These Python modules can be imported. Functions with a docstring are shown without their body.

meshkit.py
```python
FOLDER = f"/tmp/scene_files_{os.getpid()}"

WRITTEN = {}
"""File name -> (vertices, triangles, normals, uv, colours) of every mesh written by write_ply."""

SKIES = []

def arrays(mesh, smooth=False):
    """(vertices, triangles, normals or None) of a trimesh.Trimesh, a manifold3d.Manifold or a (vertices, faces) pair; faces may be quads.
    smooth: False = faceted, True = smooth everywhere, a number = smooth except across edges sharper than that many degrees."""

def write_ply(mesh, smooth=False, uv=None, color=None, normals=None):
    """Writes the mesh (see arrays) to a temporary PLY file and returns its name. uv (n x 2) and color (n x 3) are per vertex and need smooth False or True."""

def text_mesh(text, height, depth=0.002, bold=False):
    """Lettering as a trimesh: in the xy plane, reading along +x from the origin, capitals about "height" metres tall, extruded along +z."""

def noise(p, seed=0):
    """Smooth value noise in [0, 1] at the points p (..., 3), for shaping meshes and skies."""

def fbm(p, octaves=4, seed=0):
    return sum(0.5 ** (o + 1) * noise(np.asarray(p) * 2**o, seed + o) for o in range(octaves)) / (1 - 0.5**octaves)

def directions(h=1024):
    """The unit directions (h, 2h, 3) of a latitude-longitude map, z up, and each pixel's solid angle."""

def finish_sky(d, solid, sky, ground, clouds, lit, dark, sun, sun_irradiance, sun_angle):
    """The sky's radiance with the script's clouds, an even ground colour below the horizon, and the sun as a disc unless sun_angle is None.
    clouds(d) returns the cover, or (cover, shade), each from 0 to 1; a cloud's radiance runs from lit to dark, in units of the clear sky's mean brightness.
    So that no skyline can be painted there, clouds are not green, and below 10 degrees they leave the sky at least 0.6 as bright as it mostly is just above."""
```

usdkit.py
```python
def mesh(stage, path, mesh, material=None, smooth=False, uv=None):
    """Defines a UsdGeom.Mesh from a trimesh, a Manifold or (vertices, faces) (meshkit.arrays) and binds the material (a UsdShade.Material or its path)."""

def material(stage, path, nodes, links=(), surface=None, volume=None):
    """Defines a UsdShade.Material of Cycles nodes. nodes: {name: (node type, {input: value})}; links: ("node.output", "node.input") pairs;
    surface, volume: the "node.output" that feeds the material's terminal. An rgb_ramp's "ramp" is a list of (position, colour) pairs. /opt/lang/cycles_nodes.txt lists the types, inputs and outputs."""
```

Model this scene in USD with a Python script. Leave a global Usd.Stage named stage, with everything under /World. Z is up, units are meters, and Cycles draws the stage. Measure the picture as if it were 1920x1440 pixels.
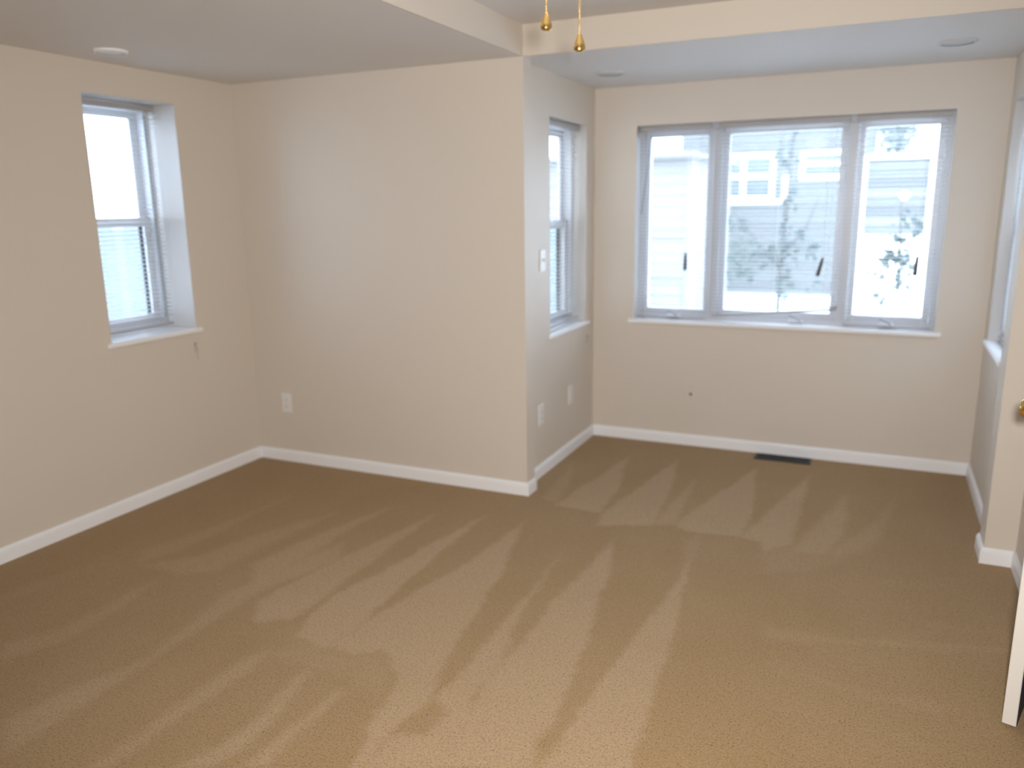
import math, random, re
import numpy as np
import trimesh
import shapely
from shapely.geometry import Polygon, box as sbox
import usdkit, meshkit
from pxr import Gf, Sdf, Usd, UsdGeom, UsdLux, UsdShade

random.seed(7)
rng = np.random.default_rng(7)
stage = Usd.Stage.CreateInMemory()
UsdGeom.SetStageUpAxis(stage, UsdGeom.Tokens.z)
UsdGeom.SetStageMetersPerUnit(stage, 1.0)
UsdGeom.Xform.Define(stage, '/World')
UsdGeom.Scope.Define(stage, '/World/Looks')

# ------------------------------------------------------------------ camera, sky, lights, exposure
EYE = np.array([0.0, 0.0, 1.45])
RIGHT = np.array([0.909708, 0.415020, -0.013821])
FWD = np.array([-0.407783, 0.886573, -0.218406])
UP = np.array([-0.078390, 0.204322, 0.975760])
cam = UsdGeom.Camera.Define(stage, '/World/camera')
cam.CreateHorizontalApertureAttr(36.0)
cam.CreateVerticalApertureAttr(27.0)
cam.CreateFocalLengthAttr(28.0817)
cam.CreateClippingRangeAttr(Gf.Vec2f(0.02, 200))
cam.CreateFocusDistanceAttr(2.1)
cam.CreateFStopAttr(1.7)
cam.CreateExposureAttr(0.0)
cam.AddTransformOp().Set(Gf.Matrix4d(*RIGHT, 0, *UP, 0, *(-FWD), 0, *EYE, 1))

sky = UsdLux.DomeLight.Define(stage, '/World/sky')                 # bright overcast sky
sky.CreateIntensityAttr(2.5)
sky.CreateColorAttr(Gf.Vec3f(0.77, 0.95, 1.20))

flash = UsdLux.SphereLight.Define(stage, '/World/camera_flash')    # the photograph's own flash, up right of the lens
flash.CreateRadiusAttr(0.035)
flash.CreateIntensityAttr(6200.0)
flash.CreateColorAttr(Gf.Vec3f(1.0, 0.967, 0.932))
shape = UsdLux.ShapingAPI.Apply(flash.GetPrim())                   # its beam falls off towards the corners
shape.CreateShapingConeAngleAttr(62.0)
shape.CreateShapingConeSoftnessAttr(1.0)
flash.AddTransformOp().Set(Gf.Matrix4d(*RIGHT, 0, *UP, 0, *(-FWD), 0, *(EYE + 0.05 * RIGHT + 0.05 * UP), 1))

# ------------------------------------------------------------------ helpers
used = {}


def free(parent, name):
    n = used.get((parent, name), 0)
    used[(parent, name)] = n + 1
    return f'{parent}/{name}' if n == 0 else f'{parent}/{name}_{n:03d}'


def tag(p, label=None, cat=None, group=None, kind=None):
    for k, v in (('label', label), ('category', cat), ('group', group), ('kind', kind)):
        if v:
            p.SetCustomDataByKey(k, v)
    return p


def path_of(parent):
    return '/World' if parent is None else str(parent.GetPath())


def obj(name, mesh, mat, parent=None, label=None, cat=None, group=None, kind=None, smooth=False, at=None):
    m = usdkit.mesh(stage, free(path_of(parent), name), mesh, mat, smooth=smooth)
    if at is not None:
        m.AddTranslateOp().Set(Gf.Vec3d(*map(float, at)))
    return tag(m.GetPrim(), label, cat, group, kind)


def thing(name, label, cat, loc=(0, 0, 0), rotz=0.0, group=None, kind=None):
    x = UsdGeom.Xform.Define(stage, free('/World', name))
    x.AddTranslateOp().Set(Gf.Vec3d(*map(float, loc)))
    if rotz:
        x.AddRotateZOp().Set(float(rotz))
    return tag(x.GetPrim(), label, cat, group, kind)


def copy_of(src, loc, rotz, label, group=None):
    was = src.GetCustomData()
    r = thing(re.sub(r'_\d{3}$', '', src.GetName()), label, was['category'], loc, rotz, group)
    r.GetReferences().AddInternalReference(src.GetPath())
    r.SetInstanceable(True)
    return r


def cat(*ms):
    return trimesh.util.concatenate([m for m in ms])


def bx(x0, x1, y0, y1, z0, z1, bevel=0.0):
    e = np.array([x1 - x0, y1 - y0, z1 - z0], float)
    c = np.array([x0 + x1, y0 + y1, z0 + z1], float) / 2
    if bevel <= 0:
        m = trimesh.creation.box(e)
    else:
        b = min(bevel, e.min() * 0.45)
        h = e / 2
        pts = [(sx * (h[0] - (b if k != 0 else 0)), sy * (h[1] - (b if k != 1 else 0)), sz * (h[2] - (b if k != 2 else 0)))
               for sx in (-1, 1) for sy in (-1, 1) for sz in (-1, 1) for k in range(3)]
        m = trimesh.convex.convex_hull(np.array(pts))
    m.apply_translation(c)
    return m


def cyl(r, p0, p1, n=16):
    return trimesh.creation.cylinder(radius=r, segment=[p0, p1], sections=n)


def lathe(profile, n=32):
    return trimesh.creation.revolve(np.array(profile, float), sections=n)


def tube(pts, r, n=8):
    pts = np.array(pts, float)
    r = np.broadcast_to(np.asarray(r, float), (len(pts),))
    t = np.gradient(pts, axis=0)
    t /= np.linalg.norm(t, axis=1, keepdims=True)
    ref = np.array([0.31, 0.17, 0.93]) if abs(t[0][2]) < 0.9 else np.array([0.93, 0.21, 0.3])
    a = np.cross(t, ref)
    a /= np.linalg.norm(a, axis=1, keepdims=True)
    b = np.cross(t, a)
    th = np.linspace(0, 2 * np.pi, n, endpoint=False)
    v = (pts[:, None] + r[:, None, None] * (np.cos(th)[None, :, None] * a[:, None] + np.sin(th)[None, :, None] * b[:, None])).reshape(-1, 3)
    f = []
    for i in range(len(pts) - 1):
        for k in range(n):
            p, q = i * n + k, i * n + (k + 1) % n
            f += [(p, q, q + n), (p, q + n, p + n)]
    v = np.vstack([v, pts[:1], pts[-1:]])
    e0, e1 = len(v) - 2, len(v) - 1
    for k in range(n):
        f += [(e0, (k + 1) % n, k), (e1, (len(pts) - 1) * n + k, (len(pts) - 1) * n + (k + 1) % n)]
    return trimesh.Trimesh(v, np.array(f), process=False)


def extrude_uv(poly, t):
    """polygon in (u, z) extruded from v = 0 to v = t; local axes x = u, y = v (outwards), z up"""
    m = trimesh.creation.extrude_polygon(poly, t, engine='earcut')
    m.vertices = m.vertices[:, [0, 2, 1]]
    m.invert()
    return m


def put(m, loc, rotz):
    m = m.copy()
    m.apply_transform(trimesh.transformations.translation_matrix(loc) @ trimesh.transformations.rotation_matrix(math.radians(rotz), [0, 0, 1]))
    return m


# ------------------------------------------------------------------ materials
L = '/World/Looks/'


def plain(name, color, rough=0.6, metallic=0.0, spec=0.5, bump=0.0, scale=60.0, **kw):
    nodes = {'p': ('principled_bsdf', {'base_color': color, 'roughness': rough, 'metallic': metallic, 'specular_ior_level': spec, **kw})}
    links = []
    if bump:
        nodes |= {'tc': ('geometry', {}), 'n': ('noise_texture', {'scale': scale, 'detail': 3.0}), 'b': ('bump', {'strength': bump, 'distance': 0.004})}
        links = [('tc.position', 'n.vector'), ('n.fac', 'b.height'), ('b.normal', 'p.normal')]
    return usdkit.material(stage, L + name, nodes, links, surface='p.BSDF')


def tinted(name, c1, c2, rough=0.7, scale=8.0, stretch=(1, 1, 1)):
    return usdkit.material(stage, L + name, {
        'tc': ('geometry', {}), 'mp': ('mapping', {'scale': stretch}), 'n': ('noise_texture', {'scale': scale, 'detail': 4.0}),
        'r': ('rgb_ramp', {'ramp': [(0.3, c1), (0.7, c2)]}), 'p': ('principled_bsdf', {'roughness': rough})},
        [('tc.position', 'mp.vector'), ('mp.vector', 'n.vector'), ('n.fac', 'r.fac'), ('r.color', 'p.base_color')], surface='p.BSDF')


CREAM = plain('cream_wall_paint', (0.71, 0.64, 0.557), 0.55, bump=0.12, scale=140)
CEIL = plain('ceiling_paint', (0.75, 0.735, 0.72), 0.7, bump=0.12, scale=140)
WHITE = plain('white_trim_paint', (0.93, 0.94, 0.965), 0.35)
VINYL = plain('white_window_vinyl', (0.55, 0.56, 0.59), 0.35)
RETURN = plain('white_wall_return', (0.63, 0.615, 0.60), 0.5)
PLATE = plain('switch_plate_plastic', (0.82, 0.81, 0.79), 0.3)
DARKSLOT = plain('dark_slot', (0.03, 0.025, 0.022), 0.5)
STEEL = plain('screw_steel', (0.6, 0.6, 0.6), 0.35, 1.0)
BRASS = plain('polished_brass', (0.83, 0.58, 0.22), 0.22, 1.0)
REGISTER = plain('dark_register_metal', (0.018, 0.024, 0.028), 0.45, 0.2)
DOORW = plain('white_door_paint', (0.80, 0.77, 0.72), 0.35)
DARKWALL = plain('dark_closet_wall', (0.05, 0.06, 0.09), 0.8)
TASSEL = plain('dark_tassel_wood', (0.10, 0.085, 0.075), 0.5)
CORD = plain('blind_cord', (0.70, 0.70, 0.70), 0.8)
WAND = plain('clear_grey_wand', (0.30, 0.36, 0.40), 0.2)
HOOK = plain('cord_cleat_plastic', (0.55, 0.52, 0.48), 0.4)
FANW = plain('white_fan_enamel', (0.78, 0.76, 0.72), 0.35)
BULB = usdkit.material(stage, L + 'lit_fan_glass', {'e': ('emission', {'color': (1.0, 0.80, 0.55), 'strength': 3.6})}, surface='e.emission')
SLAT = usdkit.material(stage, L + 'blind_slat', {
    'd': ('principled_bsdf', {'base_color': (0.80, 0.79, 0.78), 'roughness': 0.4}), 't': ('translucent_bsdf', {'color': (0.80, 0.80, 0.80)}), 'm': ('mix_closure', {'fac': 0.45})},
    [('d.BSDF', 'm.closure1'), ('t.BSDF', 'm.closure2')], surface='m.closure')
GLASS = usdkit.material(stage, L + 'window_glass', {
    'f': ('fresnel', {'IOR': 1.5}), 'ge': ('geometry', {}), 'nb': ('math', {'math_type': 'subtract', 'value1': 1.0}), 'fm': ('math', {'math_type': 'multiply'}), 't': ('transparent_bsdf', {'color': (0.96, 0.97, 0.97)}), 'g': ('glossy_bsdf', {'color': (1, 1, 1), 'roughness': 0.0}), 'm': ('mix_closure', {})},
    [('ge.backfacing', 'nb.value2'), ('f.fac', 'fm.value1'), ('nb.value', 'fm.value2'), ('fm.value', 'm.fac'), ('t.BSDF', 'm.closure1'), ('g.BSDF', 'm.closure2')], surface='m.closure')
FARGLASS = plain('far_house_glass', (0.16, 0.172, 0.172), 0.2, spec=0.25)
CARPET = usdkit.material(stage, L + 'beige_cut_pile_carpet', {
    'a': ('attribute', {'attribute': 'nap'}), 'g': ('geometry', {}),
    'n1': ('noise_texture', {'scale': 150.0, 'detail': 4.0, 'roughness': 0.75}), 'n2': ('noise_texture', {'scale': 38.0, 'detail': 3.0, 'roughness': 0.6}), 'n3': ('noise_texture', {'scale': 3.0, 'detail': 2.0}),
    'k2': ('math', {'math_type': 'multiply_add', 'value2': 0.50, 'value3': -0.25}), 'k3': ('math', {'math_type': 'multiply_add', 'value2': 0.5, 'value3': -0.25}),
    's1': ('math', {'math_type': 'add'}), 's2': ('math', {'math_type': 'add', 'use_clamp': True}),
    'lo': ('rgb_ramp', {'ramp': [(0.0, (0.350, 0.222, 0.096)), (1.0, (0.440, 0.302, 0.168))]}),
    'gr': ('rgb_ramp', {'ramp': [(0.32, (0.40, 0.38, 0.38)), (0.43, (0.86, 0.86, 0.87)), (0.52, (1.03, 1.03, 1.03)), (0.72, (1.25, 1.22, 1.18))]}),
    'mx': ('vector_math', {'math_type': 'multiply'}),
    'b': ('bump', {'strength': 0.5, 'distance': 0.006}), 'p': ('principled_bsdf', {'roughness': 0.95, 'specular_ior_level': 0.05, 'sheen_weight': 0.15, 'sheen_roughness': 0.6})},
    [('g.position', 'n1.vector'), ('g.position', 'n2.vector'), ('g.position', 'n3.vector'),
     ('n2.fac', 'k2.value1'), ('n3.fac', 'k3.value1'), ('a.fac', 's1.value1'), ('k2.value', 's1.value2'), ('s1.value', 's2.value1'), ('k3.value', 's2.value2'),
     ('s2.value', 'lo.fac'), ('n1.fac', 'gr.fac'), ('lo.color', 'mx.vector1'), ('gr.color', 'mx.vector2'), ('mx.vector', 'p.base_color'), ('n1.fac', 'b.height'), ('b.normal', 'p.normal')], surface='p.BSDF')

# ------------------------------------------------------------------ the room: dimensions
XL, YB, XC, XA, YF, XR, XS, XW = -3.288, 3.542, -1.552, -1.607, 4.725, 0.519, 0.473, 0.585
HS, HT = 2.110, 2.244                       # soffit and tray heights
YR = -1.9                                   # rear wall, behind the camera
YP = 3.638                                  # depth of the stub ends
ROT = {'left': 90.0, 'far': 0.0, 'right': -90.0}


def wall(name, label, side, loc, length, height, t, holes=(), mat=CREAM, z0=0.0):
    poly = sbox(0, z0, length, height)
    for h in holes:
        poly = poly.difference(sbox(*h))
    return obj(name, put(extrude_uv(poly, t), loc, ROT[side]), mat, None, label, 'wall', kind='structure')


# window openings: (u0, z0, u1, z1) in the wall's own frame
W1 = (2.61 - YR, 0.835, 3.137 - YR, 1.970)
W2 = (4.000 - YP, 0.757, 4.578 - YP, 1.897)
W3 = (-1.352 - XA, 0.761, 0.290 - XA, 1.891)
wall('wall_left', 'long cream left wall with the deep narrow window', 'left', (XL, YR, 0), YB - YR, 2.5, 0.30, [W1])
wall('wall_back', 'cream wall between the left corner and the alcove', 'far', (XL, YB, 0), XC - XL, 2.5, YP - YB)
wall('wall_alcove_left', 'cream left side wall of the alcove with a narrow window', 'left', (XA, YP, 0), YF - YP, 2.5, 0.17, [W2])
wall('wall_alcove_back', 'cream far wall of the alcove under the triple window', 'far', (XA, YF, 0), XR - XA, 2.5, 0.17, [W3])
W4 = (YF - 4.578, 0.757, YF - 4.000, 1.897)
wall('wall_alcove_right', 'cream right side wall of the alcove beside the triple window', 'right', (XR, YF, 0), YF - 3.700, 2.5, 0.17, [W4])
obj('wall_stub_right', bx(XS, XW + 0.17, YB, 3.700, 0, 2.5), CREAM, None, 'short cream wall stub at the right of the alcove', 'wall', kind='structure')
DOOR0, DOOR1 = 2.30, 3.03                   # the doorway in the right wall
wall('wall_right', 'cream right wall holding the open white door', 'right', (XW, YB, 0), YB - YR, 2.5, 0.12, [(YB - DOOR1, -0.1, YB - DOOR0, 2.05)])
obj('wall_rear', bx(XL - 0.3, XW + 0.12, YR - 0.15, YR, 0, 2.5), CREAM, None, 'cream rear wall behind the camera', 'wall', kind='structure')
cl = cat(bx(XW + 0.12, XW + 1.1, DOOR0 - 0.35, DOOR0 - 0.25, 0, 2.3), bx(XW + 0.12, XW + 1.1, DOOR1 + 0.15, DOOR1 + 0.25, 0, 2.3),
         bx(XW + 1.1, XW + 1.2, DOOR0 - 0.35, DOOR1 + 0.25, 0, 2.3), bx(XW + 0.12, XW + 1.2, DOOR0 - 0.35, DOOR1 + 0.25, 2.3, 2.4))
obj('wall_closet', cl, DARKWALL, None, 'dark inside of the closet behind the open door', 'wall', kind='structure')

# ceiling: low soffit over the left side and the alcove, raised tray over the rest
ce = thing('ceiling', 'pale low soffit ceiling around a shallow raised tray', 'ceiling', kind='structure')
TY0 = -0.6
obj('soffit', bx(XL - 0.05, XC - 0.008, YR, YB + 0.02, HS, 2.5), CEIL, ce)
obj('soffit', bx(XA - 0.05, XR + 0.1, YB + 0.008, YF + 0.05, HS, 2.5), CEIL, ce)
obj('soffit', bx(XC - 0.008, XW + 0.05, YR, TY0, HS, 2.5), CEIL, ce)
obj('tray_panel', bx(XC - 0.008, XW + 0.05, TY0, YB + 0.008, HT, HT + 0.12), CEIL, ce)
obj('tray_riser', bx(XC - 0.008, XC, TY0, YB, HS, HT), CREAM, ce, 'cream left riser of the tray')
obj('tray_riser', bx(XC - 0.008, XW, YB, YB + 0.008, HS, HT), CREAM, ce, 'cream far riser of the tray')

# ------------------------------------------------------------------ carpet with the vacuum marks brushed into its nap (floor coordinates in metres)
NAP = [
 (0.5, [(-2.69,3.12),(-2.71,2.84),(-2.77,2.54),(-2.84,2.28),(-2.74,2.16),(-2.67,2.38),(-2.66,2.71)]),
 (0.6, [(-2.33,2.96),(-2.45,2.71),(-2.5,2.6),(-2.57,2.34),(-2.72,2.17),(-2.51,2.16),(-2.37,2.24),(-2.37,2.5),(-2.33,2.79)]),
 (0.6, [(-2.56,2.14),(-2.56,1.95),(-2.57,1.69),(-2.66,1.53),(-2.54,1.44),(-2.46,1.63),(-2.47,1.88)]),
 (0.35, [(-2.92,2.1),(-3.0,1.89),(-3.0,1.75),(-2.94,1.71),(-2.89,1.85),(-2.85,2.04)]),
 (0.7, [(-2.08,2.7),(-2.15,2.42),(-2.21,2.1),(-2.16,1.87),(-2.11,1.65),(-2.2,1.44),(-2.23,1.25),(-2.07,1.14),(-2.07,1.41),(-2.08,1.67),(-2.09,1.93),(-2.09,2.15),(-1.97,2.54)]),
 (0.75, [(-1.77,1.86),(-1.81,1.79),(-1.82,1.6),(-1.82,1.44),(-1.82,1.21),(-1.77,1.23),(-1.76,1.43),(-1.74,1.62),(-1.74,1.8)]),
 (0.85, [(-1.57,1.85),(-1.59,1.79),(-1.56,1.61),(-1.56,1.43),(-1.61,1.3),(-1.51,1.35),(-1.48,1.45),(-1.52,1.69)]),
 (0.85, [(-1.42,1.78),(-1.43,1.73),(-1.44,1.57),(-1.45,1.37),(-1.38,1.4),(-1.4,1.61),(-1.39,1.76)]),
 (0.5, [(-1.62,1.99),(-1.72,1.9),(-1.76,1.84),(-1.67,1.83),(-1.61,1.9),(-1.55,1.97),(-1.54,2.03)]),
 (0.75, [(-2.11,3.14),(-2.19,2.9),(-2.26,2.62),(-2.3,2.36),(-2.13,2.17),(-2.1,2.24),(-2.12,2.45),(-2.13,2.76)]),
 (0.9, [(-1.86,3.14),(-1.92,2.87),(-1.99,2.56),(-2.02,2.33),(-2.05,2.11),(-1.94,1.98),(-1.84,2.05),(-1.83,2.27),(-1.84,2.64)]),
 (1, [(-1.63,3.24),(-1.71,2.78),(-1.76,2.45),(-1.81,2.25),(-1.79,2.1),(-1.74,1.97),(-1.59,1.95),(-1.58,2.13),(-1.6,2.3),(-1.61,2.66)]),
 (1, [(-1.42,3.19),(-1.47,2.73),(-1.54,2.4),(-1.58,2.16),(-1.6,1.96),(-1.49,1.95),(-1.43,2.02),(-1.28,1.89),(-1.23,1.67),(-1.17,1.48),(-1.13,1.5),(-1.16,1.66),(-1.13,1.83),(-1.21,2.15),(-1.29,2.68)]),
 (0.451, [(-1.74,1.97),(-1.59,1.95),(-1.49,1.95),(-1.43,2.02),(-1.28,1.89),(-1.26,1.76),(-1.33,1.78),(-1.43,1.82),(-1.57,1.83),(-1.7,1.82)]),
 (0.95, [(-1.15,3.05),(-1.13,2.72),(-1.12,2.23),(-1.11,2.01),(-1.12,1.84),(-1.05,1.79),(-1.07,1.68),(-1.15,1.66),(-1.14,1.5),(-0.72,1.68),(-0.76,1.82),(-0.89,1.82),(-1.02,1.89),(-1.01,1.98),(-1.02,2.11),(-1.08,2.36),(-1.12,2.77)]),
 (1, [(-0.98,3.18),(-0.98,3.09),(-1.02,2.54),(-1.01,2.34),(-1.02,2.18),(-1.02,1.99),(-1.0,1.86),(-0.83,1.68),(-0.76,1.71),(-0.75,1.82),(-0.79,2.18),(-0.83,2.46),(-0.9,2.89)]),
 (1, [(-0.64,3.19),(-0.63,2.9),(-0.65,2.63),(-0.68,2.32),(-0.7,2.02),(-0.71,1.78),(-0.71,1.67),(-0.49,1.77),(-0.5,1.88),(-0.52,2.11),(-0.54,2.43),(-0.58,2.78),(-0.61,3.02)]),
 (0.6, [(-0.63,3.38),(-0.69,3.32),(-0.64,3.01),(-0.61,3.02)]),
 (0.7, [(-1.52,4.16),(-1.47,3.53),(-1.38,3.5),(-1.39,3.75)]),
 (1, [(-1.26,4.38),(-1.37,3.5),(-1.37,3.45),(-1.24,3.46),(-1.13,3.46),(-1.15,3.81)]),
 (1, [(-0.98,4.41),(-1.12,3.47),(-1.1,3.3),(-0.87,3.4),(-0.87,3.47),(-0.89,3.88)]),
 (0.85, [(-0.81,4.1),(-0.87,3.5),(-0.87,3.41),(-0.76,3.46),(-0.79,3.8)]),
 (1, [(-0.54,4.43),(-0.77,3.49),(-0.75,3.42),(-0.68,3.39),(-0.46,3.43),(-0.46,3.74)]),
 (0.95, [(-0.26,4.41),(-0.46,3.47),(-0.46,3.42),(-0.38,3.4),(-0.36,3.31),(-0.26,3.41),(-0.25,3.79)]),
 (0.8, [(-0.06,4.17),(-0.25,3.43),(-0.25,3.33),(-0.1,3.38),(-0.04,3.78)]),
 (0.6, [(0.16,4.21),(0.08,3.85),(-0.11,3.41),(-0.07,3.34),(0.04,3.45),(0.12,3.77)]),
 (0.45, [(-0.41,3.45),(-0.33,3.1),(-0.14,3.18),(0.04,3.44),(-0.12,3.41),(-0.26,3.41)]),
 (0.55, [(-0.27,2.68),(-0.03,2.7),(0.24,2.77),(0.5,2.84),(0.5,2.81),(0.17,2.71),(-0.1,2.62),(-0.26,2.57)]),
 (0.4, [(-0.23,2.44),(-0.08,2.43),(0.11,2.4),(0.23,2.43),(0.31,2.41),(0.28,2.37),(0.08,2.35),(-0.11,2.39)]),
 (0.35, [(0.06,2.24),(0.25,2.2),(0.22,2.17),(0.03,2.2)]),
 (0.3, [(0.06,3.23),(0.31,3.26),(0.26,3.2),(0.07,3.17)]),
 (0.3, [(0.24,2.93),(0.51,2.96),(0.51,2.94),(0.28,2.89)])
]
fx, fy = np.arange(-3.30, 1.75, 0.0125), np.arange(-1.95, 4.78, 0.0125)
gx, gy = np.meshgrid(fx, fy, indexing='ij')
nap = np.zeros(gx.shape)
wob = np.stack([gx, gy, np.zeros_like(gx)], -1)
px_ = gx + 0.014 * (meshkit.noise(wob * 9.0, 1) - 0.5) + 0.018 * (meshkit.noise(wob * 40.0, 3) - 0.5)
py_ = gy + 0.014 * (meshkit.noise(wob * 9.0, 2) - 0.5) + 0.018 * (meshkit.noise(wob * 40.0, 4) - 0.5)
for w, pts in NAP:
    pg = Polygon(pts).buffer(0)
    x0, y0, x1, y1 = pg.bounds
    i0, i1 = np.searchsorted(fx, (x0 - 0.05, x1 + 0.05))
    j0, j1 = np.searchsorted(fy, (y0 - 0.05, y1 + 0.05))
    sub = (slice(i0, i1), slice(j0, j1))
    P = shapely.points(px_[sub].ravel(), py_[sub].ravel())
    shapely.prepare(pg)
    d = np.where(shapely.contains(pg, P), 1, -1) * shapely.distance(shapely.boundary(pg), P)
    s = np.clip(d / (0.036 + 0.12 * (1 - w)) + 0.5, 0, 1)
    s = (s * s * (3 - 2 * s)).reshape(nap[sub].shape) * w
    nap[sub] = np.maximum(nap[sub], s)
# faint brushing everywhere, and the strokes that run on behind the camera
nap = np.maximum(nap, 0.22 * meshkit.fbm(np.stack([gx * 7, gy * 1.6, 0 * gx], -1), 3, 5))
back = np.clip((1.05 - gy) / 0.2, 0, 1) * 0.8 * (np.sin(gx * 13 + 0.6 * np.sin(gy * 2)) > 0.1)
nap = np.maximum(nap, back)
n1, n2 = gx.shape
idx = np.arange(n1 * n2).reshape(n1, n2)
quads = np.stack([idx[:-1, :-1], idx[1:, :-1], idx[1:, 1:], idx[:-1, 1:]], -1).reshape(-1, 4)
zz = 0.0015 * meshkit.noise(np.stack([gx * 60, gy * 60, 0 * gx], -1), 8) - 0.0012
fl = usdkit.mesh(stage, '/World/floor', (np.stack([gx, gy, zz], -1).reshape(-1, 3), quads), CARPET)
UsdGeom.PrimvarsAPI(fl).CreatePrimvar('nap', Sdf.ValueTypeNames.FloatArray, 'vertex').Set([float(x) for x in nap.ravel()])
tag(fl.GetPrim(), 'beige cut pile carpet with pale wedge shaped vacuum marks', 'carpet', kind='structure')
obj('floor_slab', bx(XL - 0.30, 1.80, YR - 0.15, YF + 0.17, -0.30, -0.012), plain('slab_concrete', (0.4, 0.4, 0.4), 0.9), None, 'concrete slab under the carpet', 'slab', kind='structure')

# ------------------------------------------------------------------ baseboards
def baseboard(name, pts, label):
    ln = shapely.LineString(pts)
    ms = []
    for t, z0, z1 in ((0.013, 0, 0.050), (0.0115, 0.050, 0.058), (0.008, 0.058, 0.063), (0.0045, 0.063, 0.066)):
        pg = ln.buffer(t, single_sided=True, join_style='mitre')
        m = trimesh.creation.extrude_polygon(pg, z1 - z0, engine='earcut')
        m.apply_translation([0, 0, z0])
        ms.append(m)
    obj(name, cat(*ms), WHITE, None, label, 'baseboard', kind='structure')


baseboard('baseboard_left', [(XL, YB), (XL, YR)], 'white baseboard along the left wall')
baseboard('baseboard_back', [(XC, YP), (XC, YB), (XL, YB)], 'white baseboard of the back wall wrapping its outer corner')
baseboard('baseboard_alcove_left', [(XA, YF), (XA, YP)], 'white baseboard on the left side of the alcove')
baseboard('baseboard_alcove_back', [(XR, YF), (XA, YF)], 'white baseboard under the triple window behind the floor register')
baseboard('baseboard_alcove_right', [(XR, 3.700), (XR, YF)], 'white baseboard on the right side of the alcove')
baseboard('baseboard_stub_right', [(XW, YB), (XS, YB), (XS, 3.700)], 'white baseboard wrapping the short wall stub at the right')
baseboard('baseboard_right', [(XW, DOOR1 + 0.065), (XW, YB)], 'short white baseboard between the door and the wall stub')
baseboard('baseboard_rear', [(XL, YR), (XW, YR)], 'white baseboard of the rear wall')

# door casing and door leaf, standing ajar and seen edge on
tr = thing('trim_1', 'white casing around the doorway at the right', 'door casing', kind='structure')
for y0, y1 in ((DOOR0 - 0.06, DOOR0), (DOOR1, DOOR1 + 0.06)):
    obj('side_casing', bx(XW - 0.014, XW, y0, y1, 0, 2.085, 0.004), WHITE, tr)
obj('head_casing', bx(XW - 0.014, XW, DOOR0 - 0.06, DOOR1 + 0.06, 2.05, 2.095, 0.004), WHITE, tr)
for y0, y1 in ((DOOR0, DOOR0 + 0.012), (DOOR1 - 0.012, DOOR1)):
    obj('side_jamb', bx(XW, XW + 0.12, y0, y1, 0, 2.05), WHITE, tr)
obj('head_jamb', bx(XW, XW + 0.12, DOOR0, DOOR1, 2.038, 2.05), WHITE, tr)
LEAF, LT = 0.665, 0.035
A0 = np.array([0.4265, 2.359])                         # middle of the latch edge on the floor
HNG = np.array([0.612, 2.995])
ang = math.degrees(math.atan2(HNG[1] - A0[1], HNG[0] - A0[0]))
door = thing('door_1', 'white door standing ajar at the right edge with a brass knob', 'door', (A0[0], A0[1], 0), ang, kind='structure')
obj('leaf', bx(0, LEAF, -LT / 2, LT / 2, 0.014, 2.03, 0.002), DOORW, door)
obj('dark_sheet', bx(0.003, LEAF - 0.003, -LT / 2 - 0.0012, -LT / 2, 0.016, 2.028), plain('dark_navy_sheet', (0.035, 0.045, 0.075), 0.6), door, 'added dark navy sheet over the closet side of the door')  # thin navy sheet added so a dark sliver shows beside the leaf edge
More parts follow.
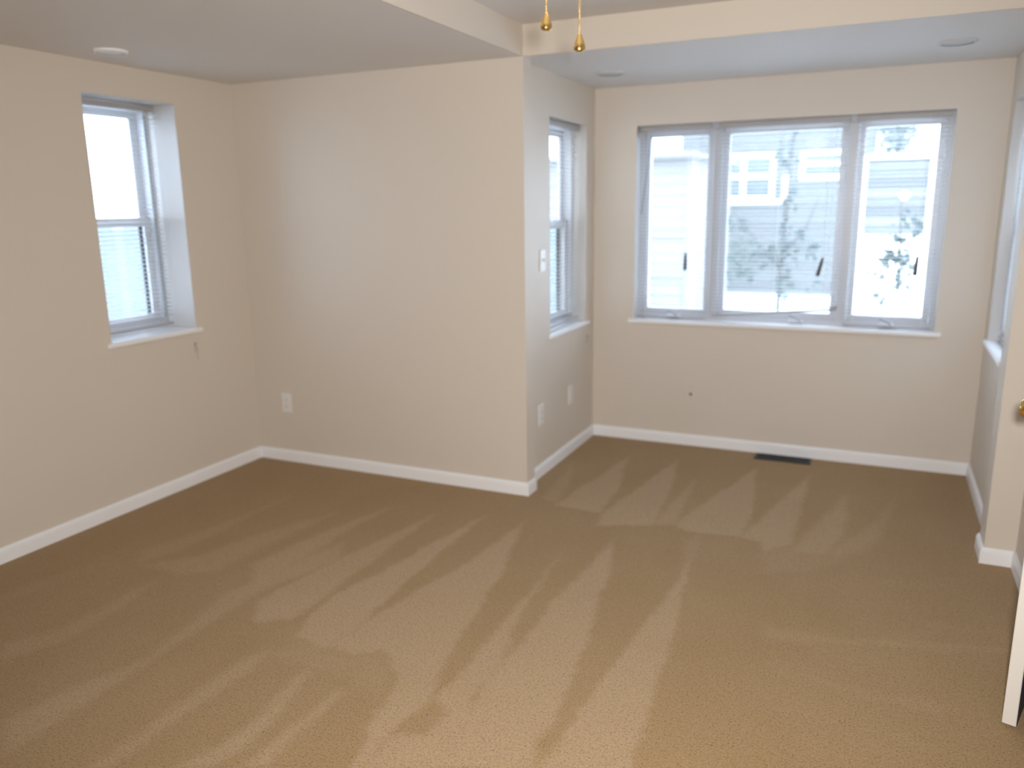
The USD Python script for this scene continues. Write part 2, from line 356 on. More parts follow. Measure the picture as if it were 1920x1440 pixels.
for s in (-1, 1):
    obj('rose', lathe([(0, 0), (0.031, 0), (0.029, 0.006), (0.014, 0.010), (0.0, 0.010)]).apply_transform(
        trimesh.transformations.translation_matrix([0.062, s * LT / 2, 0.905]) @ trimesh.transformations.rotation_matrix(-s * math.pi / 2, [1, 0, 0])), BRASS, door, smooth=40)
    obj('knob', lathe([(0, 0.006), (0.011, 0.008), (0.010, 0.024), (0.020, 0.030), (0.0265, 0.040), (0.0265, 0.049), (0.020, 0.058), (0.0, 0.061)], 40).apply_transform(
        trimesh.transformations.translation_matrix([0.062, s * LT / 2, 0.905]) @ trimesh.transformations.rotation_matrix(-s * math.pi / 2, [1, 0, 0])), BRASS, door, 'round polished brass knob', smooth=40)
obj('latch_plate', bx(-0.0012, 0.001, -0.0125, 0.0125, 0.875, 0.935), BRASS, door)
for z in (0.25, 1.05, 1.80):
    obj('hinge', cyl(0.006, (LEAF + 0.004, LT / 2 + 0.002, z - 0.045), (LEAF + 0.004, LT / 2 + 0.002, z + 0.045), 10), BRASS, door)

# ------------------------------------------------------------------ windows (local axes: x along the wall, y outwards, z up)
def ring(u0, z0, u1, z1, w, wt, wb, v0, v1):
    return extrude_uv(sbox(u0, z0, u1, z1).difference(sbox(u0 + w, z0 + wb, u1 - w, z1 - wt)), v1 - v0).apply_translation([0, v0, 0])


def opening(t, w, z0, z1, vf):
    obj('side_return', bx(0, 0.003, 0.0, vf, z0, z1), RETURN, t)
    obj('side_return', bx(w - 0.003, w, 0.0, vf, z0, z1), RETURN, t)
    obj('top_return', bx(0.003, w - 0.003, 0.0, vf, z1 - 0.003, z1), RETURN, t)
    obj('sill', cat(bx(-0.03, w + 0.03, -0.022, 0.0, z0 - 0.022, z0 + 0.002, 0.006), bx(0.003, w - 0.003, -0.004, vf, z0 - 0.004, z0 + 0.002)), WHITE, t)


SCREENFRAME = plain('dark_screen_frame', (0.05, 0.055, 0.06), 0.5)
SCREEN = usdkit.material(stage, L + 'insect_screen_mesh', {'t': ('transparent_bsdf', {}), 'd': ('diffuse_bsdf', {'color': (0.10, 0.11, 0.12)}), 'm': ('mix_closure', {'fac': 0.13})},
                         [('t.BSDF', 'm.closure1'), ('d.BSDF', 'm.closure2')], surface='m.closure')


def double_hung(name, label, loc, rotz, w, z0, z1, zm, vf, stile):
    t = thing(name, label, 'window', loc, rotz, kind='structure')
    opening(t, w, z0, z1, vf)
    zb = z0 + 0.002
    obj('frame', ring(0.002, zb, w - 0.002, z1 - 0.003, 0.028, 0.028, 0.030, vf, vf + 0.075), VINYL, t)
    up = obj('upper_sash', ring(0.028, zm - 0.02, w - 0.028, z1 - 0.030, stile, 0.035, 0.042, vf + 0.052, vf + 0.068), VINYL, t)
    obj('pane', bx(0.028 + stile, w - 0.028 - stile, vf + 0.061, vf + 0.065, zm + 0.022, z1 - 0.065), GLASS, up)
    lo = obj('lower_sash', ring(0.028, zb + 0.028, w - 0.028, zm + 0.024, stile, 0.045, 0.045, vf + 0.024, vf + 0.038), VINYL, t)
    obj('pane', bx(0.028 + stile, w - 0.028 - stile, vf + 0.031, vf + 0.035, zb + 0.073, zm - 0.021), GLASS, lo)
    sc = obj('insect_screen', bx(0.046, w - 0.046, vf + 0.0775, vf + 0.0785, zb + 0.032, zm - 0.012), SCREEN, t, 'dark insect screen outside the lower sash')
    obj('screen_frame', ring(0.028, zb + 0.012, w - 0.028, zm + 0.006, 0.036, 0.022, 0.030, vf + 0.074, vf + 0.082), SCREENFRAME, sc)
    obj('sash_lock', cat(bx(w / 2 - 0.025, w / 2 + 0.025, vf + 0.008, vf + 0.024, zm + 0.004, zm + 0.016, 0.003), cyl(0.009, (w / 2, vf + 0.014, zm + 0.012), (w / 2, vf + 0.014, zm + 0.026), 12)), VINYL, lo)
    return t


double_hung('window_1', 'narrow double hung window recessed deep in the left wall', (XL, 2.61, 0), 90, 0.527, 0.835, 1.970, 1.39, 0.195, 0.045)
double_hung('window_2', 'narrow double hung window on the left side of the alcove', (XA, 4.000, 0), 90, 0.578, 0.757, 1.897, 1.335, 0.085, 0.045)
double_hung('window_4', 'narrow double hung window on the right side of the alcove', (XR, 4.578, 0), -90, 0.578, 0.757, 1.897, 1.335, 0.085, 0.045)

w3 = thing('window_3', 'wide three part casement window in the far alcove wall', 'window', (-1.352, YF, 0), 0, kind='structure')
WW, Z0, Z1, VF = 1.642, 0.761, 1.891, 0.080
opening(w3, WW, Z0, Z1, VF)
obj('frame', ring(0.002, Z0 + 0.002, WW - 0.002, Z1 - 0.003, 0.030, 0.030, 0.030, VF, VF + 0.085), VINYL, w3)
M1, M2 = 0.462, 1.170                                   # mullion centres
for m_ in (M1, M2):
    obj('mullion', bx(m_ - 0.028, m_ + 0.028, VF - 0.006, VF + 0.080, Z0 + 0.032, Z1 - 0.033, 0.004), VINYL, w3)
for k, (u0, u1, turn) in enumerate(((0.032, M1 - 0.028, 0.0), (M1 + 0.028, M2 - 0.028, 0.0), (M2 + 0.028, WW - 0.032, -0.80))):
    h = np.array([u1, VF + 0.05, 0])
    Rz = trimesh.transformations.rotation_matrix(math.radians(turn), [0, 0, 1], h)
    zl, zh = Z0 + 0.032, Z1 - 0.033
    s_ = obj('sash', ring(u0 + 0.002, zl, u1 - 0.002, zh, 0.030, 0.032, 0.034, VF + 0.014, VF + 0.052).apply_transform(Rz), VINYL, w3)
    obj('pane', bx(u0 + 0.032, u1 - 0.032, VF + 0.030, VF + 0.035, zl + 0.034, zh - 0.032).apply_transform(Rz), GLASS, s_)
    uc = (u0 + u1) / 2 + (0.12 if k == 1 else 0.0)
    c_ = obj('crank_cover', bx(uc - 0.04, uc + 0.04, VF - 0.016, VF + 0.006, Z0 + 0.005, Z0 + 0.030, 0.006), VINYL, w3)
    obj('crank_handle', tube([(uc + 0.02, VF - 0.016, Z0 + 0.022), (uc + 0.02, VF - 0.030, Z0 + 0.030), (uc - 0.02, VF - 0.036, Z0 + 0.050), (uc - 0.035, VF - 0.038, Z0 + 0.055)], 0.005), plain('crank_bronze', (0.35, 0.36, 0.40), 0.4) if k == 0 else L + 'crank_bronze', c_)

# ------------------------------------------------------------------ mini blinds
RAIL = plain('taupe_blind_rail', (0.43, 0.41, 0.40), 0.45)


def mini_blind(label, loc, rotz, w, ztop, zbot, tilt=4.0, wand=None, tassel=None, lift=(0.0, 0.0), group=None, cords=(0.12, 0.88)):
    """lift: how far the left and right ends of the bottom rail stand above zbot"""
    t = thing('mini_blind', label, 'window blind', loc, rotz, group or 'mini blinds in the windows')
    obj('headrail', bx(0, w, -0.013, 0.013, ztop - 0.026, ztop, 0.002), RAIL, t)
    a = math.atan2(lift[1] - lift[0], w)
    rail = bx(0.002, w - 0.002, -0.011, 0.011, -0.006, 0.006, 0.003)
    rail.apply_transform(trimesh.transformations.translation_matrix([0, 0, zbot + lift[0] + 0.006]) @ trimesh.transformations.rotation_matrix(-a, [0, 1, 0]))
    obj('bottom_rail', rail, RAIL, t)
    x = np.linspace(-0.0125, 0.0125, 4)
    zc = 0.0018 * (1 - (x / 0.0125) ** 2)
    sec = np.array([(p, q + 0.0003) for p, q in zip(x, zc)] + [(p, q - 0.0003) for p, q in zip(x[::-1], zc[::-1])])
    cr, sr = math.cos(math.radians(tilt)), math.sin(math.radians(tilt))
    sec = sec @ np.array([[cr, sr], [-sr, cr]])          # the room side edge goes down as tilt grows
    v = np.array([(u, p, q) for u in (0.003, w - 0.003) for p, q in sec])
    f = []
    for k in range(8):
        k2 = (k + 1) % 8
        f += [(k, k2, k2 + 8), (k, k2 + 8, k + 8)]
    for k in range(1, 7):
        f += [(0, k + 1, k), (8, 8 + k, 9 + k)]
    slat = trimesh.Trimesh(v, np.array(f), process=False)
    n = int((ztop - 0.034 - zbot - 0.024) / 0.0212)
    for i in range(n):
        z = ztop - 0.040 - i * 0.0212
        floor_z = zbot + 0.018 + max(lift) + (n - 1 - i) * 0.0035     # slats stack up on a raised rail
        b = 0.0
        lowest = n - 1 - i
        mesh = slat
        if max(lift) > 0:
            zl = max(z, zbot + lift[0] + 0.016 + lowest * 0.0036)
            zr = max(z, zbot + lift[1] + 0.016 + lowest * 0.0036)
            z = zl
            b = math.atan2(zr - zl, w)
            if abs(b) > 1e-6:
                mesh = slat.copy()
                mesh.apply_transform(trimesh.transformations.rotation_matrix(-b, [0, 1, 0]))
        obj('slat', mesh, SLAT, t, at=(0, 0, z))
    for c in cords:
        zb = zbot + lift[0] + (lift[1] - lift[0]) * c
        for y in (-0.0133, 0.0133):
            obj('ladder_cord', cyl(0.0007, (c * w, y, zb + 0.006), (c * w, y, ztop - 0.026), 6), CORD, t)
    if wand:
        u, lean, z1 = wand
        zt = ztop - 0.02
        wn = obj('tilt_wand', cyl(0.0042, (u, -0.022, zt - 0.03), (u + lean, -0.028, z1), 8), WAND, t)
        obj('wand_hook', tube([(u, -0.012, zt), (u, -0.022, zt - 0.004), (u, -0.022, zt - 0.032)], 0.0018, 6), STEEL, wn)
    if tassel:
        u, z1, lean, tail = tassel
        cd = obj('lift_cord', tube([(u, -0.014, ztop - 0.02), (u, -0.022, ztop - 0.06), (u, -0.024, z1)], 0.0011, 6), CORD, t)
        ts = lathe([(0, 0), (0.0060, -0.002), (0.0085, -0.018), (0.0100, -0.060), (0.0112, -0.095), (0.0085, -0.104), (0, -0.104)], 16)
        ts.apply_transform(trimesh.transformations.translation_matrix([u, -0.026, z1]) @ trimesh.transformations.rotation_matrix(math.radians(lean), [0, 1, 0]))
        obj('tassel', ts, TASSEL, cd, 'dark cord tassel', smooth=35)
        if tail:
            obj('cord_tail', tube([(u, -0.026, z1 - 0.10), (u - 0.006, -0.026, z1 - 0.2), (u - 0.016, -0.026, tail)], 0.0016, 6), CORD, cd)
    return t


mini_blind('white mini blind in the deep left wall window', (XL - 0.158, 2.622, 0), 90, 0.508, 1.962, 0.853, 6.0, wand=(0.44, 0.0, 0.90))
mini_blind('white mini blind in the narrow window on the left of the alcove', (XA - 0.050, 4.012, 0), 90, 0.556, 1.890, 0.776, -3.0)
mini_blind('white mini blind in the narrow window on the right of the alcove', (XR + 0.050, 4.566, 0), -90, 0.556, 1.890, 0.776, 68.0)
mini_blind('open white mini blind with a tilt wand over the left triple window pane', (-1.340, YF + 0.048, 0), 0, 0.414, 1.886, 0.772, 7.0, wand=(0.072, -0.050, 1.385), tassel=(0.292, 1.165, 0, 0.80))
mid = mini_blind('open white mini blind with a crooked raised bottom rail, middle of triple window', (-0.888, YF + 0.048, 0), 0, 0.690, 1.886, 0.782, -2.0, tassel=(0.598, 1.145, 13, None), lift=(0.008, 0.070), cords=(0.1, 0.5, 0.9))
added_cord = obj('added_cord', tube([(0.658, -0.013, 1.866), (0.658, -0.024, 1.83), (0.658, -0.028, 1.535)], 0.0011, 6), CORD, mid)  # invented cord, only there to carry the added bead
obj('glint_bead', trimesh.creation.icosphere(3, 1.0).apply_scale([0.006, 0.006, 0.016]).apply_translation([0.658, -0.028, 1.526]), STEEL, added_cord, 'metal bead added to give a glint', smooth=True)  # bead added to throw a bright glint, not a real blind part
mini_blind('open white mini blind over the right part of the triple window', (-0.170, YF + 0.048, 0), 0, 0.446, 1.886, 0.772, -2.0, tassel=(0.345, 1.160, 3, None))

# ------------------------------------------------------------------ plates, hooks, register, ceiling discs
def plate_base(t):
    obj('cover_plate', bx(-0.035, 0.035, -0.006, 0.0, -0.0575, 0.0575, 0.004), PLATE, t)


def outlet(label, loc, rotz):
    t = thing('wall_outlet', label, 'outlet', loc, rotz, 'duplex outlets low on the walls')
    plate_base(t)
    for z in (-0.0195, 0.0195):
        face = trimesh.creation.extrude_polygon(shapely.Point(0, 0).buffer(0.0172).intersection(sbox(-0.02, -0.0142, 0.02, 0.0142)), 0.0025, engine='earcut')
        face.vertices = face.vertices[:, [0, 2, 1]] * [1, -1, 1]
        r = obj('receptacle', face.apply_translation([0, -0.0055, z]), PLATE, t)
        obj('slots', cat(bx(-0.0075, -0.0055, -0.0084, -0.0070, z - 0.002, z + 0.006), bx(0.0055, 0.0075, -0.0084, -0.0070, z - 0.001, z + 0.005), cyl(0.0024, (0, -0.0084, z - 0.007), (0, -0.007, z - 0.007), 10)), DARKSLOT, r)
    obj('screw', cyl(0.003, (0, -0.0068, 0), (0, -0.005, 0), 10), STEEL, t)
    return t


outlet('white duplex outlet low on the back wall near the left corner', (-3.065, YB, 0.351), 0)
outlet('white duplex outlet low on the alcove side wall near the outer corner', (XA, 3.858, 0.343), 90)
t = thing('jack_plate', 'white jack plate low on the alcove side wall below its window', 'wall plate', (XA, 4.314, 0.354), 90)
plate_base(t)
obj('jack', bx(-0.008, 0.008, -0.0085, -0.005, -0.008, 0.008, 0.001), PLATE, t)
for z in (-0.042, 0.042):
    obj('screw', cyl(0.003, (0, -0.0068, z), (0, -0.005, z), 10), STEEL, t)
t = thing('jack_plate', 'cream jack plate with a dark socket on the far wall under the triple window', 'wall plate', (-0.982, YF, 0.332), 0)
obj('cover_plate', bx(-0.035, 0.035, -0.006, 0.0, -0.0575, 0.0575, 0.004), plain('cream_plate', (0.715, 0.65, 0.575), 0.4), t)
obj('socket', cat(cyl(0.0065, (0, -0.013, -0.012), (0, -0.005, -0.012), 12), cyl(0.009, (0, -0.0075, -0.012), (0, -0.005, -0.012), 6)), DARKSLOT, t, 'dark coaxial socket')
for z in (-0.042, 0.042):
    obj('screw', cyl(0.003, (0, -0.0068, z), (0, -0.005, z), 10), STEEL, t)
t = thing('light_switch', 'white toggle light switch at the front of the alcove side wall', 'light switch', (XA, 3.892, 1.165), 90)
plate_base(t)
obj('toggle', bx(-0.005, 0.005, -0.018, -0.005, -0.004, 0.013, 0.002), PLATE, t)
for z in (-0.03, 0.03):
    obj('screw', cyl(0.003, (0, -0.0068, z), (0, -0.005, z), 10), STEEL, t)


def cord_hook(label, loc, rotz):
    t = thing('cord_hook', label, 'cord hook', loc, rotz, 'cord hooks below the windows')
    obj('base', bx(-0.008, 0.008, -0.005, 0.0, -0.028, 0.028, 0.003), HOOK, t)
    obj('screw', cyl(0.0042, (0, -0.0075, 0.018), (0, -0.004, 0.018), 10), DARKSLOT, t, 'dark screw head')
    obj('horn', tube([(0, -0.004, 0.005), (0.0, -0.018, 0.0), (-0.004, -0.022, -0.020), (-0.009, -0.022, -0.045), (-0.004, -0.020, -0.062), (0.012, -0.014, -0.075)], [0.0035, 0.0035, 0.003, 0.0028, 0.0025, 0.002]), HOOK, t)


cord_hook('small plastic cord hook on the left wall below the deep window', (XL, 3.114, 0.735), 90)
cord_hook('small plastic cord hook in the alcove below the narrow left window', (XA, 4.605, 0.640), 90)

rg = thing('floor_register', 'dark metal floor register in the carpet under the triple window', 'floor register', (-0.424, 4.642, 0.0))
obj('frame', trimesh.creation.extrude_polygon(sbox(-0.153, -0.054, 0.153, 0.054).difference(sbox(-0.140, -0.041, 0.140, 0.041)), 0.006, engine='earcut'), REGISTER, rg)
obj('duct_pan', bx(-0.141, 0.141, -0.042, 0.042, -0.004, 0.001), DARKSLOT, rg)
obj('louver', cat(*[put(bx(-0.0012, 0.0012, -0.041, 0.041, -0.0035, 0.0035), (x_, 0, 0.0035), 0) for x_ in np.linspace(-0.134, 0.134, 34)]), REGISTER, rg, kind='stuff')
obj('center_bar', bx(-0.140, 0.140, -0.003, 0.003, 0.001, 0.0065), REGISTER, rg)
obj('damper_lever', bx(-0.004, 0.004, 0.006, 0.018, 0.004, 0.012, 0.001), REGISTER, rg)


def ceiling_disc(label, x, y, r, mat):
    t = thing('ceiling_cover', label, 'ceiling plate', (x, y, HS), group='round covers on the low ceiling')
    obj('trim_ring', lathe([(r * 0.80, 0.0), (r, 0.0), (r, -0.004), (r * 0.93, -0.010), (r * 0.80, -0.010)], 48), mat, t, smooth=30)
    obj('center_disc', lathe([(0, -0.0005), (r * 0.80, -0.0005), (r * 0.80, -0.006), (0, -0.0085)], 48), mat, t, smooth=30)


DISC = plain('grey_white_cover', (0.60, 0.61, 0.61), 0.5)
ceiling_disc('round white ceiling cover near the left wall above the deep window', -3.027, 2.575, 0.070, WHITE)
ceiling_disc('round greyish ceiling cover at the left of the alcove ceiling', -1.343, 4.187, 0.075, DISC)
ceiling_disc('round greyish ceiling cover at the right of the alcove ceiling', 0.227, 4.128, 0.078, DISC)

# ------------------------------------------------------------------ ceiling fan with two brass pull chains (only the chains hang into the picture)
FX, FY = -0.615, 1.64
fan = thing('ceiling_fan', 'white ceiling fan whose two brass pull chains hang into view', 'ceiling fan', (FX, FY, 0))
obj('canopy', lathe([(0, HT), (0.065, HT), (0.065, 2.225), (0.05, 2.200), (0, 2.200)], 40), FANW, fan, smooth=35)
obj('motor', lathe([(0, 2.200), (0.045, 2.200), (0.100, 2.185), (0.125, 2.160), (0.125, 2.105), (0.090, 2.085), (0, 2.085)], 40), FANW, fan, smooth=35)
for k in range(5):
    a = math.radians(72 * k + 20)
    bl = bx(0.17, 0.62, -0.058, 0.058, -0.003, 0.003, 0.002)
    bl.apply_transform(trimesh.transformations.translation_matrix([0, 0, 2.120]) @ trimesh.transformations.rotation_matrix(a, [0, 0, 1]) @ trimesh.transformations.rotation_matrix(math.radians(10), [1, 0, 0]))
    b = obj('blade', bl, FANW, fan)
    iron = bx(0.10, 0.22, -0.016, 0.016, -0.004, 0.004, 0.002)
    iron.apply_transform(trimesh.transformations.translation_matrix([0, 0, 2.113]) @ trimesh.transformations.rotation_matrix(a, [0, 0, 1]))
    obj('blade_iron', iron, BRASS, b)
obj('switch_housing', lathe([(0, 2.085), (0.055, 2.085), (0.058, 2.040), (0.050, 2.020), (0, 2.020)], 40), FANW, fan, smooth=35)
obj('light_fitter', lathe([(0, 2.020), (0.045, 2.020), (0.052, 2.005), (0, 2.005)], 40), BRASS, fan, smooth=35)
obj('light_bowl', lathe([(0, 2.005), (0.060, 2.005), (0.085, 1.985), (0.092, 1.960), (0.080, 1.930), (0.050, 1.908), (0.0, 1.900)], 40), BULB, fan, 'lit frosted glass bowl', smooth=35)
for (x_, y_, zb) in ((-0.649, 1.60, 1.792), (-0.578, 1.60, 1.746)):
    dx, dy = x_ - FX, y_ - FY
    ch = obj('pull_chain', cat(tube([(dx, dy, zb + 0.03), (dx, dy, 2.03)], 0.0012, 6), *[trimesh.creation.icosphere(1, 0.0022).apply_translation([dx, dy, z_]) for z_ in np.arange(zb + 0.034, 2.03, 0.0052)]), BRASS, fan, 'brass pull chain', smooth=True)
    obj('pull_bell', lathe([(0, 0.034), (0.0035, 0.033), (0.0055, 0.028), (0.0092, 0.018), (0.0118, 0.009), (0.0112, 0.003), (0.006, 0.0), (0, 0.0)], 24).apply_translation([dx, dy, zb]), BRASS, ch, 'brass bell shaped pull', smooth=40)

# ------------------------------------------------------------------ outside: ground, neighbouring house, shed, fences, trees
SIDING = [plain('siding_pale_blue_%d' % k, c, 0.6) for k, c in enumerate(((0.165, 0.164, 0.153), (0.176, 0.174, 0.163), (0.155, 0.153, 0.143)))]
GREYB = [plain('siding_grey_%d' % k, c, 0.6) for k, c in enumerate(((0.140, 0.138, 0.130), (0.180, 0.176, 0.165), (0.112, 0.110, 0.106)))]
GARAGE = plain('garage_pale_paint', (0.245, 0.23, 0.215), 0.6)
OUTW = plain('outdoor_white_paint', (0.84, 0.86, 0.87), 0.5)
SHINGLE = tinted('roof_shingles', (0.14, 0.16, 0.17), (0.18, 0.20, 0.21), 0.9, 30.0)
LEAFM = [usdkit.material(stage, L + 'leaf_%d' % k, {'d': ('diffuse_bsdf', {'color': c}), 't': ('translucent_bsdf', {'color': tuple(1.2 * x for x in c)}), 'm': ('mix_closure', {'fac': 0.4})},
         [('d.BSDF', 'm.closure1'), ('t.BSDF', 'm.closure2')], surface='m.closure') for k, c in enumerate(((0.085, 0.10, 0.095), (0.11, 0.125, 0.115), (0.135, 0.148, 0.132)))]
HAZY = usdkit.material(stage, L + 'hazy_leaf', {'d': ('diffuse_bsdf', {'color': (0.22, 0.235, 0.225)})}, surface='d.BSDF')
GREENLEAF = usdkit.material(stage, L + 'yellow_green_leaf', {'d': ('diffuse_bsdf', {'color': (0.30, 0.42, 0.14)}), 't': ('translucent_bsdf', {'color': (0.4, 0.55, 0.2)}), 'm': ('mix_closure', {'fac': 0.4})},
         [('d.BSDF', 'm.closure1'), ('t.BSDF', 'm.closure2')], surface='m.closure')
BARK = tinted('grey_bark', (0.07, 0.065, 0.06), (0.12, 0.11, 0.10), 0.9, 20.0, (1, 1, 0.2))
GROUND = tinted('pale_paving_ground', (0.72, 0.74, 0.75), (0.82, 0.84, 0.85), 0.9, 1.5)
GZ = -0.70
obj('ground', bx(-30, 14, -8, 45, GZ - 0.2, GZ), GROUND, None, 'pale paved yard outside the windows', 'ground', kind='structure')

# the house across the yard
HY = 20.0
hs = thing('neighbor_house', 'pale blue sided house with white framed windows across the yard', 'house', (0, HY, 0))
HX0, HX1 = -4.6, -0.25
obj('wall', bx(HX0, HX1, 0.03, 4.0, GZ, 3.55), SIDING[0], hs)
nb = 28
for k in range(nb):
    z = GZ + k * 0.152
    bd = trimesh.Trimesh(np.array([(x_, y_, z_) for x_ in (HX0, HX1) for (y_, z_) in ((0.028, z), (-0.006, z), (0.012, z + 0.152), (0.028, z + 0.152))]),
                         np.array([(0, 1, 5), (0, 5, 4), (1, 2, 6), (1, 6, 5), (2, 3, 7), (2, 7, 6), (3, 0, 4), (3, 4, 7), (0, 2, 1), (0, 3, 2), (4, 5, 6), (4, 6, 7)]), process=False)
    bd.fix_normals()
    obj('siding_board', bd, SIDING[(k * 2) % 3], hs)


def house_window(x0, x1, z0, z1, mull):
    w = obj('window_frame', ring(x0, z0, x1, z1, 0.085, 0.09, 0.11, -0.05, 0.02), OUTW, hs, 'white window frame')
    if mull is not None:
        obj('mullion', bx(mull - 0.05, mull + 0.05, -0.05, 0.02, z0 + 0.1, z1 - 0.08), OUTW, w)
    zm = (z0 + z1) / 2 + 0.03
    obj('meeting_rail', bx(x0 + 0.08, x1 - 0.08, -0.045, 0.015, zm - 0.045, zm + 0.045), OUTW, w)
    obj('pane', bx(x0 + 0.08, x1 - 0.08, -0.012, -0.008, z0 + 0.1, z1 - 0.08), FARGLASS, w)


house_window(-3.85, -2.40, 1.46, 2.54, -3.10)
house_window(-1.84, -0.80, 1.92, 2.56, None)
obj('band_board', bx(-4.55, -2.12, -0.06, 0.02, 1.40, 1.50), OUTW, hs)
obj('corner_board', bx(-2.20, -2.10, -0.06, 0.02, 1.40, 2.02), OUTW, hs)
obj('corner_board', bx(HX1 - 0.02, HX1 + 0.10, -0.05, 0.15, GZ, 3.5), OUTW, hs)
obj('fascia', bx(HX0 - 0.3, HX1 + 0.25, -0.42, -0.38, 3.46, 3.62), OUTW, hs)
obj('soffit', bx(HX0 - 0.3, HX1 + 0.25, -0.40, 0.04, 3.52, 3.55), OUTW, hs)
rf = trimesh.convex.convex_hull(np.array([(x_, y_, z_) for x_ in (HX0 - 0.3, HX1 + 0.25) for (y_, z_) in ((-0.42, 3.6), (4.0, 3.6), (2.0, 5.2), (4.0, 5.2))]))
obj('roof', rf, SHINGLE, hs)

# white lap sided garage seen through the left part of the triple window
wg = thing('white_garage', 'white lap sided garage seen through the left part of the triple window', 'garage', (-4.6, 14.0, 0))
obj('body', bx(-1.6, 1.55, 0.03, 4.0, GZ, 2.22), GARAGE, wg)
for k in range(15):
    z = GZ + k * 0.19
    obj('siding_board', trimesh.convex.convex_hull(np.array([(x_, y_, z_) for x_ in (-1.6, 1.5) for (y_, z_) in ((0.035, z), (-0.012, z), (0.012, z + 0.188), (0.035, z + 0.188))])), GARAGE, wg)
for z in (0.22, 0.92):
    obj('band_board', bx(-1.6, 1.5, -0.04, 0.03, z - 0.05, z + 0.05), GARAGE, wg)
obj('corner_trim', bx(1.47, 1.60, -0.03, 0.12, GZ, 2.22), GARAGE, wg)
obj('roof', bx(-1.8, 1.7, -0.3, 4.1, 2.20, 2.27), GARAGE, wg)

# small boarded shed seen through the right part of the triple window
sd = thing('garden_shed', 'small grey boarded shed with white corner trim beyond the yard', 'shed', (0.135, 12.0, 0))
obj('body', bx(-0.43, 0.43, 0.02, 1.2, GZ, 1.98), GREYB[0], sd)
for k in range(8):
    z = 1.00 + k * 0.120
    obj('siding_board', trimesh.convex.convex_hull(np.array([(x_, y_, z_) for x_ in (-0.40, 0.36) for (y_, z_) in ((0.03, z), (-0.014, z), (0.000, z + 0.118), (0.03, z + 0.118))])), GREYB[k % 3], sd)
obj('corner_trim', bx(-0.47, -0.39, -0.035, 0.06, GZ, 1.96), OUTW, sd)
obj('corner_trim', bx(0.36, 0.45, -0.035, 0.06, GZ, 1.96), OUTW, sd)
obj('base_panel', bx(-0.39, 0.36, -0.03, 0.02, GZ, 0.99), OUTW, sd)
obj('roof', bx(-0.52, 0.52, -0.12, 1.3, 1.97, 2.03), OUTW, sd)

LF = np.array([(0, 0, 0), (0.30, 0.10, 0.03), (0.18, 0.25, 0.02), (0.52, 0.42, 0.06), (0.20, 0.50, 0.02), (0.16, 0.72, 0.0), (0, 1.0, -0.06), (-0.16, 0.72, 0.0), (-0.20, 0.50, 0.02), (-0.52, 0.42, 0.06), (-0.18, 0.25, 0.02), (-0.30, 0.10, 0.03)])
LFT = np.array([(0, 1, 2), (0, 2, 4), (2, 3, 4), (0, 4, 5), (0, 5, 6), (0, 6, 7), (0, 7, 8), (0, 8, 10), (8, 9, 10), (0, 10, 11)])


def leaf_mesh(p, size):
    q = trimesh.transformations.random_rotation_matrix(rng.random(3))
    v = LF @ q[:3, :3].T * size + p
    return trimesh.Trimesh(v, LFT, process=False)


def leafy(name, label, category, base, stems, clusters, size, mats, keep=280):
    """clusters: (x, y, z, rx, ry, rz, n) in world; each leaf is a part"""
    t = thing(name, label, category, base)
    b = np.array(base, float)
    for pts, r in stems:
        obj('stem', tube(np.array(pts, float) - b, r), BARK, t)
    k = 0
    for (x, y, z, rx, ry, rz, n) in clusters:
        for _ in range(n):
            d = rng.normal(size=3)
            d = d / np.linalg.norm(d) * rng.random() ** (1 / 3)
            p = np.array([x, y, z]) + d * [rx, ry, rz] - b
            obj('leaf', leaf_mesh(p, size * rng.uniform(0.75, 1.25)), mats[k % len(mats)], t)
            k += 1
    return t


TY = 8.6
leafy('garden_tree', 'young leafy tree standing before the house in the middle pane', 'tree', (-0.92, TY, GZ),
      [([(-0.92, TY, GZ), (-0.93, TY, 0.6), (-0.90, TY, 1.4), (-0.86, TY, 2.3)], [0.022, 0.02, 0.016, 0.009]),
       ([(-0.92, TY, 0.75), (-1.15, TY - 0.1, 1.05), (-1.42, TY - 0.1, 1.36)], [0.013, 0.010, 0.006]),
       ([(-0.92, TY, 0.9), (-0.70, TY, 1.2), (-0.6, TY, 1.5)], [0.012, 0.009, 0.005])],
      [(-1.22, TY, 0.92, 0.32, 0.3, 0.16, 92), (-0.82, TY, 1.00, 0.26, 0.3, 0.22, 78), (-1.32, TY, 0.70, 0.14, 0.2, 0.08, 22), (-0.86, TY, 0.62, 0.10, 0.2, 0.16, 26),
       (-0.86, TY, 1.48, 0.10, 0.15, 0.20, 14), (-0.92, TY, 1.95, 0.14, 0.15, 0.22, 20), (-1.38, TY, 1.22, 0.14, 0.2, 0.06, 16), (-0.62, TY, 0.60, 0.08, 0.1, 0.08, 5)], 0.085, LEAFM)
SY = 6.7
leafy('maple_sapling', 'maple sapling with scattered leaves close behind the right part of the triple window', 'sapling', (0.16, SY, GZ),
      [([(0.16, SY, GZ), (0.15, SY, 0.5), (0.13, SY, 1.0), (0.10, SY, 1.5)], [0.012, 0.010, 0.008, 0.004]), ([(0.15, SY, 0.5), (0.06, SY, 0.60), (0.02, SY, 0.70)], [0.005, 0.004, 0.003])],
      [(0.06, SY, 1.03, 0.10, 0.1, 0.06, 30), (0.16, SY, 1.00, 0.06, 0.1, 0.07, 20), (-0.03, SY, 0.90, 0.045, 0.06, 0.035, 9), (0.16, SY, 0.85, 0.06, 0.08, 0.05, 14), (0.01, SY, 0.72, 0.06, 0.08, 0.045, 14), (0.13, SY, 1.17, 0.09, 0.1, 0.04, 10), (0.16, SY, 1.30, 0.10, 0.1, 0.08, 10)], 0.072, LEAFM)


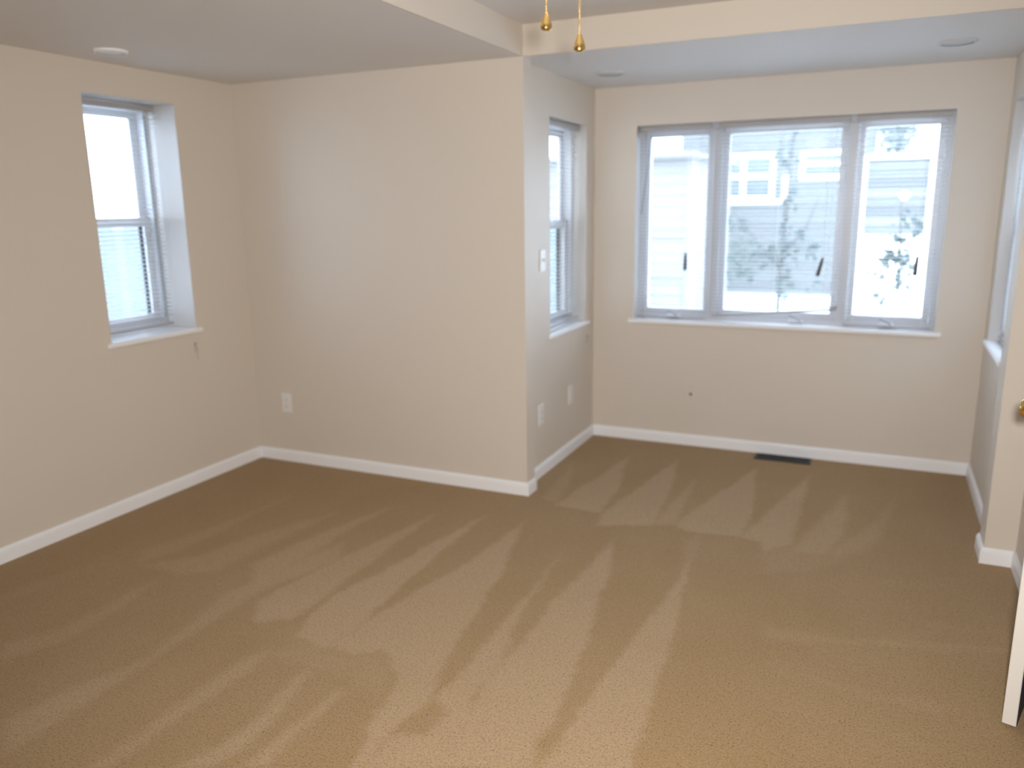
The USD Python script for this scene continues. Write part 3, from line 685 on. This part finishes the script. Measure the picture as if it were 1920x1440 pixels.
def foliage(n, c, r, size, mats):
    out = []
    for _ in range(n):
        d = rng.normal(size=3)
        d = d / np.linalg.norm(d) * rng.random() ** 0.4
        out.append(leaf_mesh(np.array(c) + d * r, size * rng.uniform(0.7, 1.3)))
    return cat(*out)


bt = thing('backyard_tree', 'hazy broad tree rising behind the grey shed', 'tree', (0.12, 16.0, GZ))
obj('trunk', tube([(0, 0, 0), (0.02, 0, 1.6), (0.0, 0, 3.2)], [0.10, 0.08, 0.04]), BARK, bt)
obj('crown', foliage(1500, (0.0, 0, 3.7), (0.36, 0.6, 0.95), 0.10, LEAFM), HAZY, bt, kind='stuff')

# white board fence seen through the left wall window, and one seen through the alcove's left window
def fence(label, loc, rotz, length, top):
    t = thing('board_fence', label, 'fence', loc, rotz, 'board fences in the yard')
    n = int(length / 0.15)
    for k in range(n):
        obj('fence_board', bx(k * 0.15 + 0.003, k * 0.15 + 0.147, 0, 0.02, GZ, top + 0.012 * math.sin(k * 2.3), 0.004), OUTFENCE[k % 2], t)
    for z in (GZ + 0.35, top - 0.3):
        obj('rail', bx(0, n * 0.15, 0.02, 0.06, z - 0.04, z + 0.04), OUTFENCE[0], t)
    for k in range(0, n + 1, 8):
        obj('post', bx(k * 0.15 - 0.045, k * 0.15 + 0.045, 0.06, 0.15, GZ, top + 0.05), OUTFENCE[0], t)


OUTFENCE = [plain('pale_fence_%d' % k, c, 0.7) for k, c in enumerate(((0.22, 0.25, 0.255), (0.25, 0.28, 0.285)))]
fence('pale board fence beyond the left wall window', (-8.0, 4.6, 0), 90, 4.2, 1.27)
fence('pale board fence beyond the narrow left alcove window', (-6.2, 11.0, 0), 0, 2.7, 1.15)
leafy('leafy_bush', 'yellow green bush above the fence behind the narrow left alcove window', 'bush', (-4.1, 11.6, GZ),
      [([(-4.1, 11.6, GZ), (-4.12, 11.6, 0.6), (-4.15, 11.6, 1.5)], [0.03, 0.025, 0.012])],
      [(-4.2, 11.6, 1.35, 0.22, 0.2, 0.16, 40), (-4.15, 11.6, 1.75, 0.10, 0.1, 0.06, 10)], 0.09, [GREENLEAF])
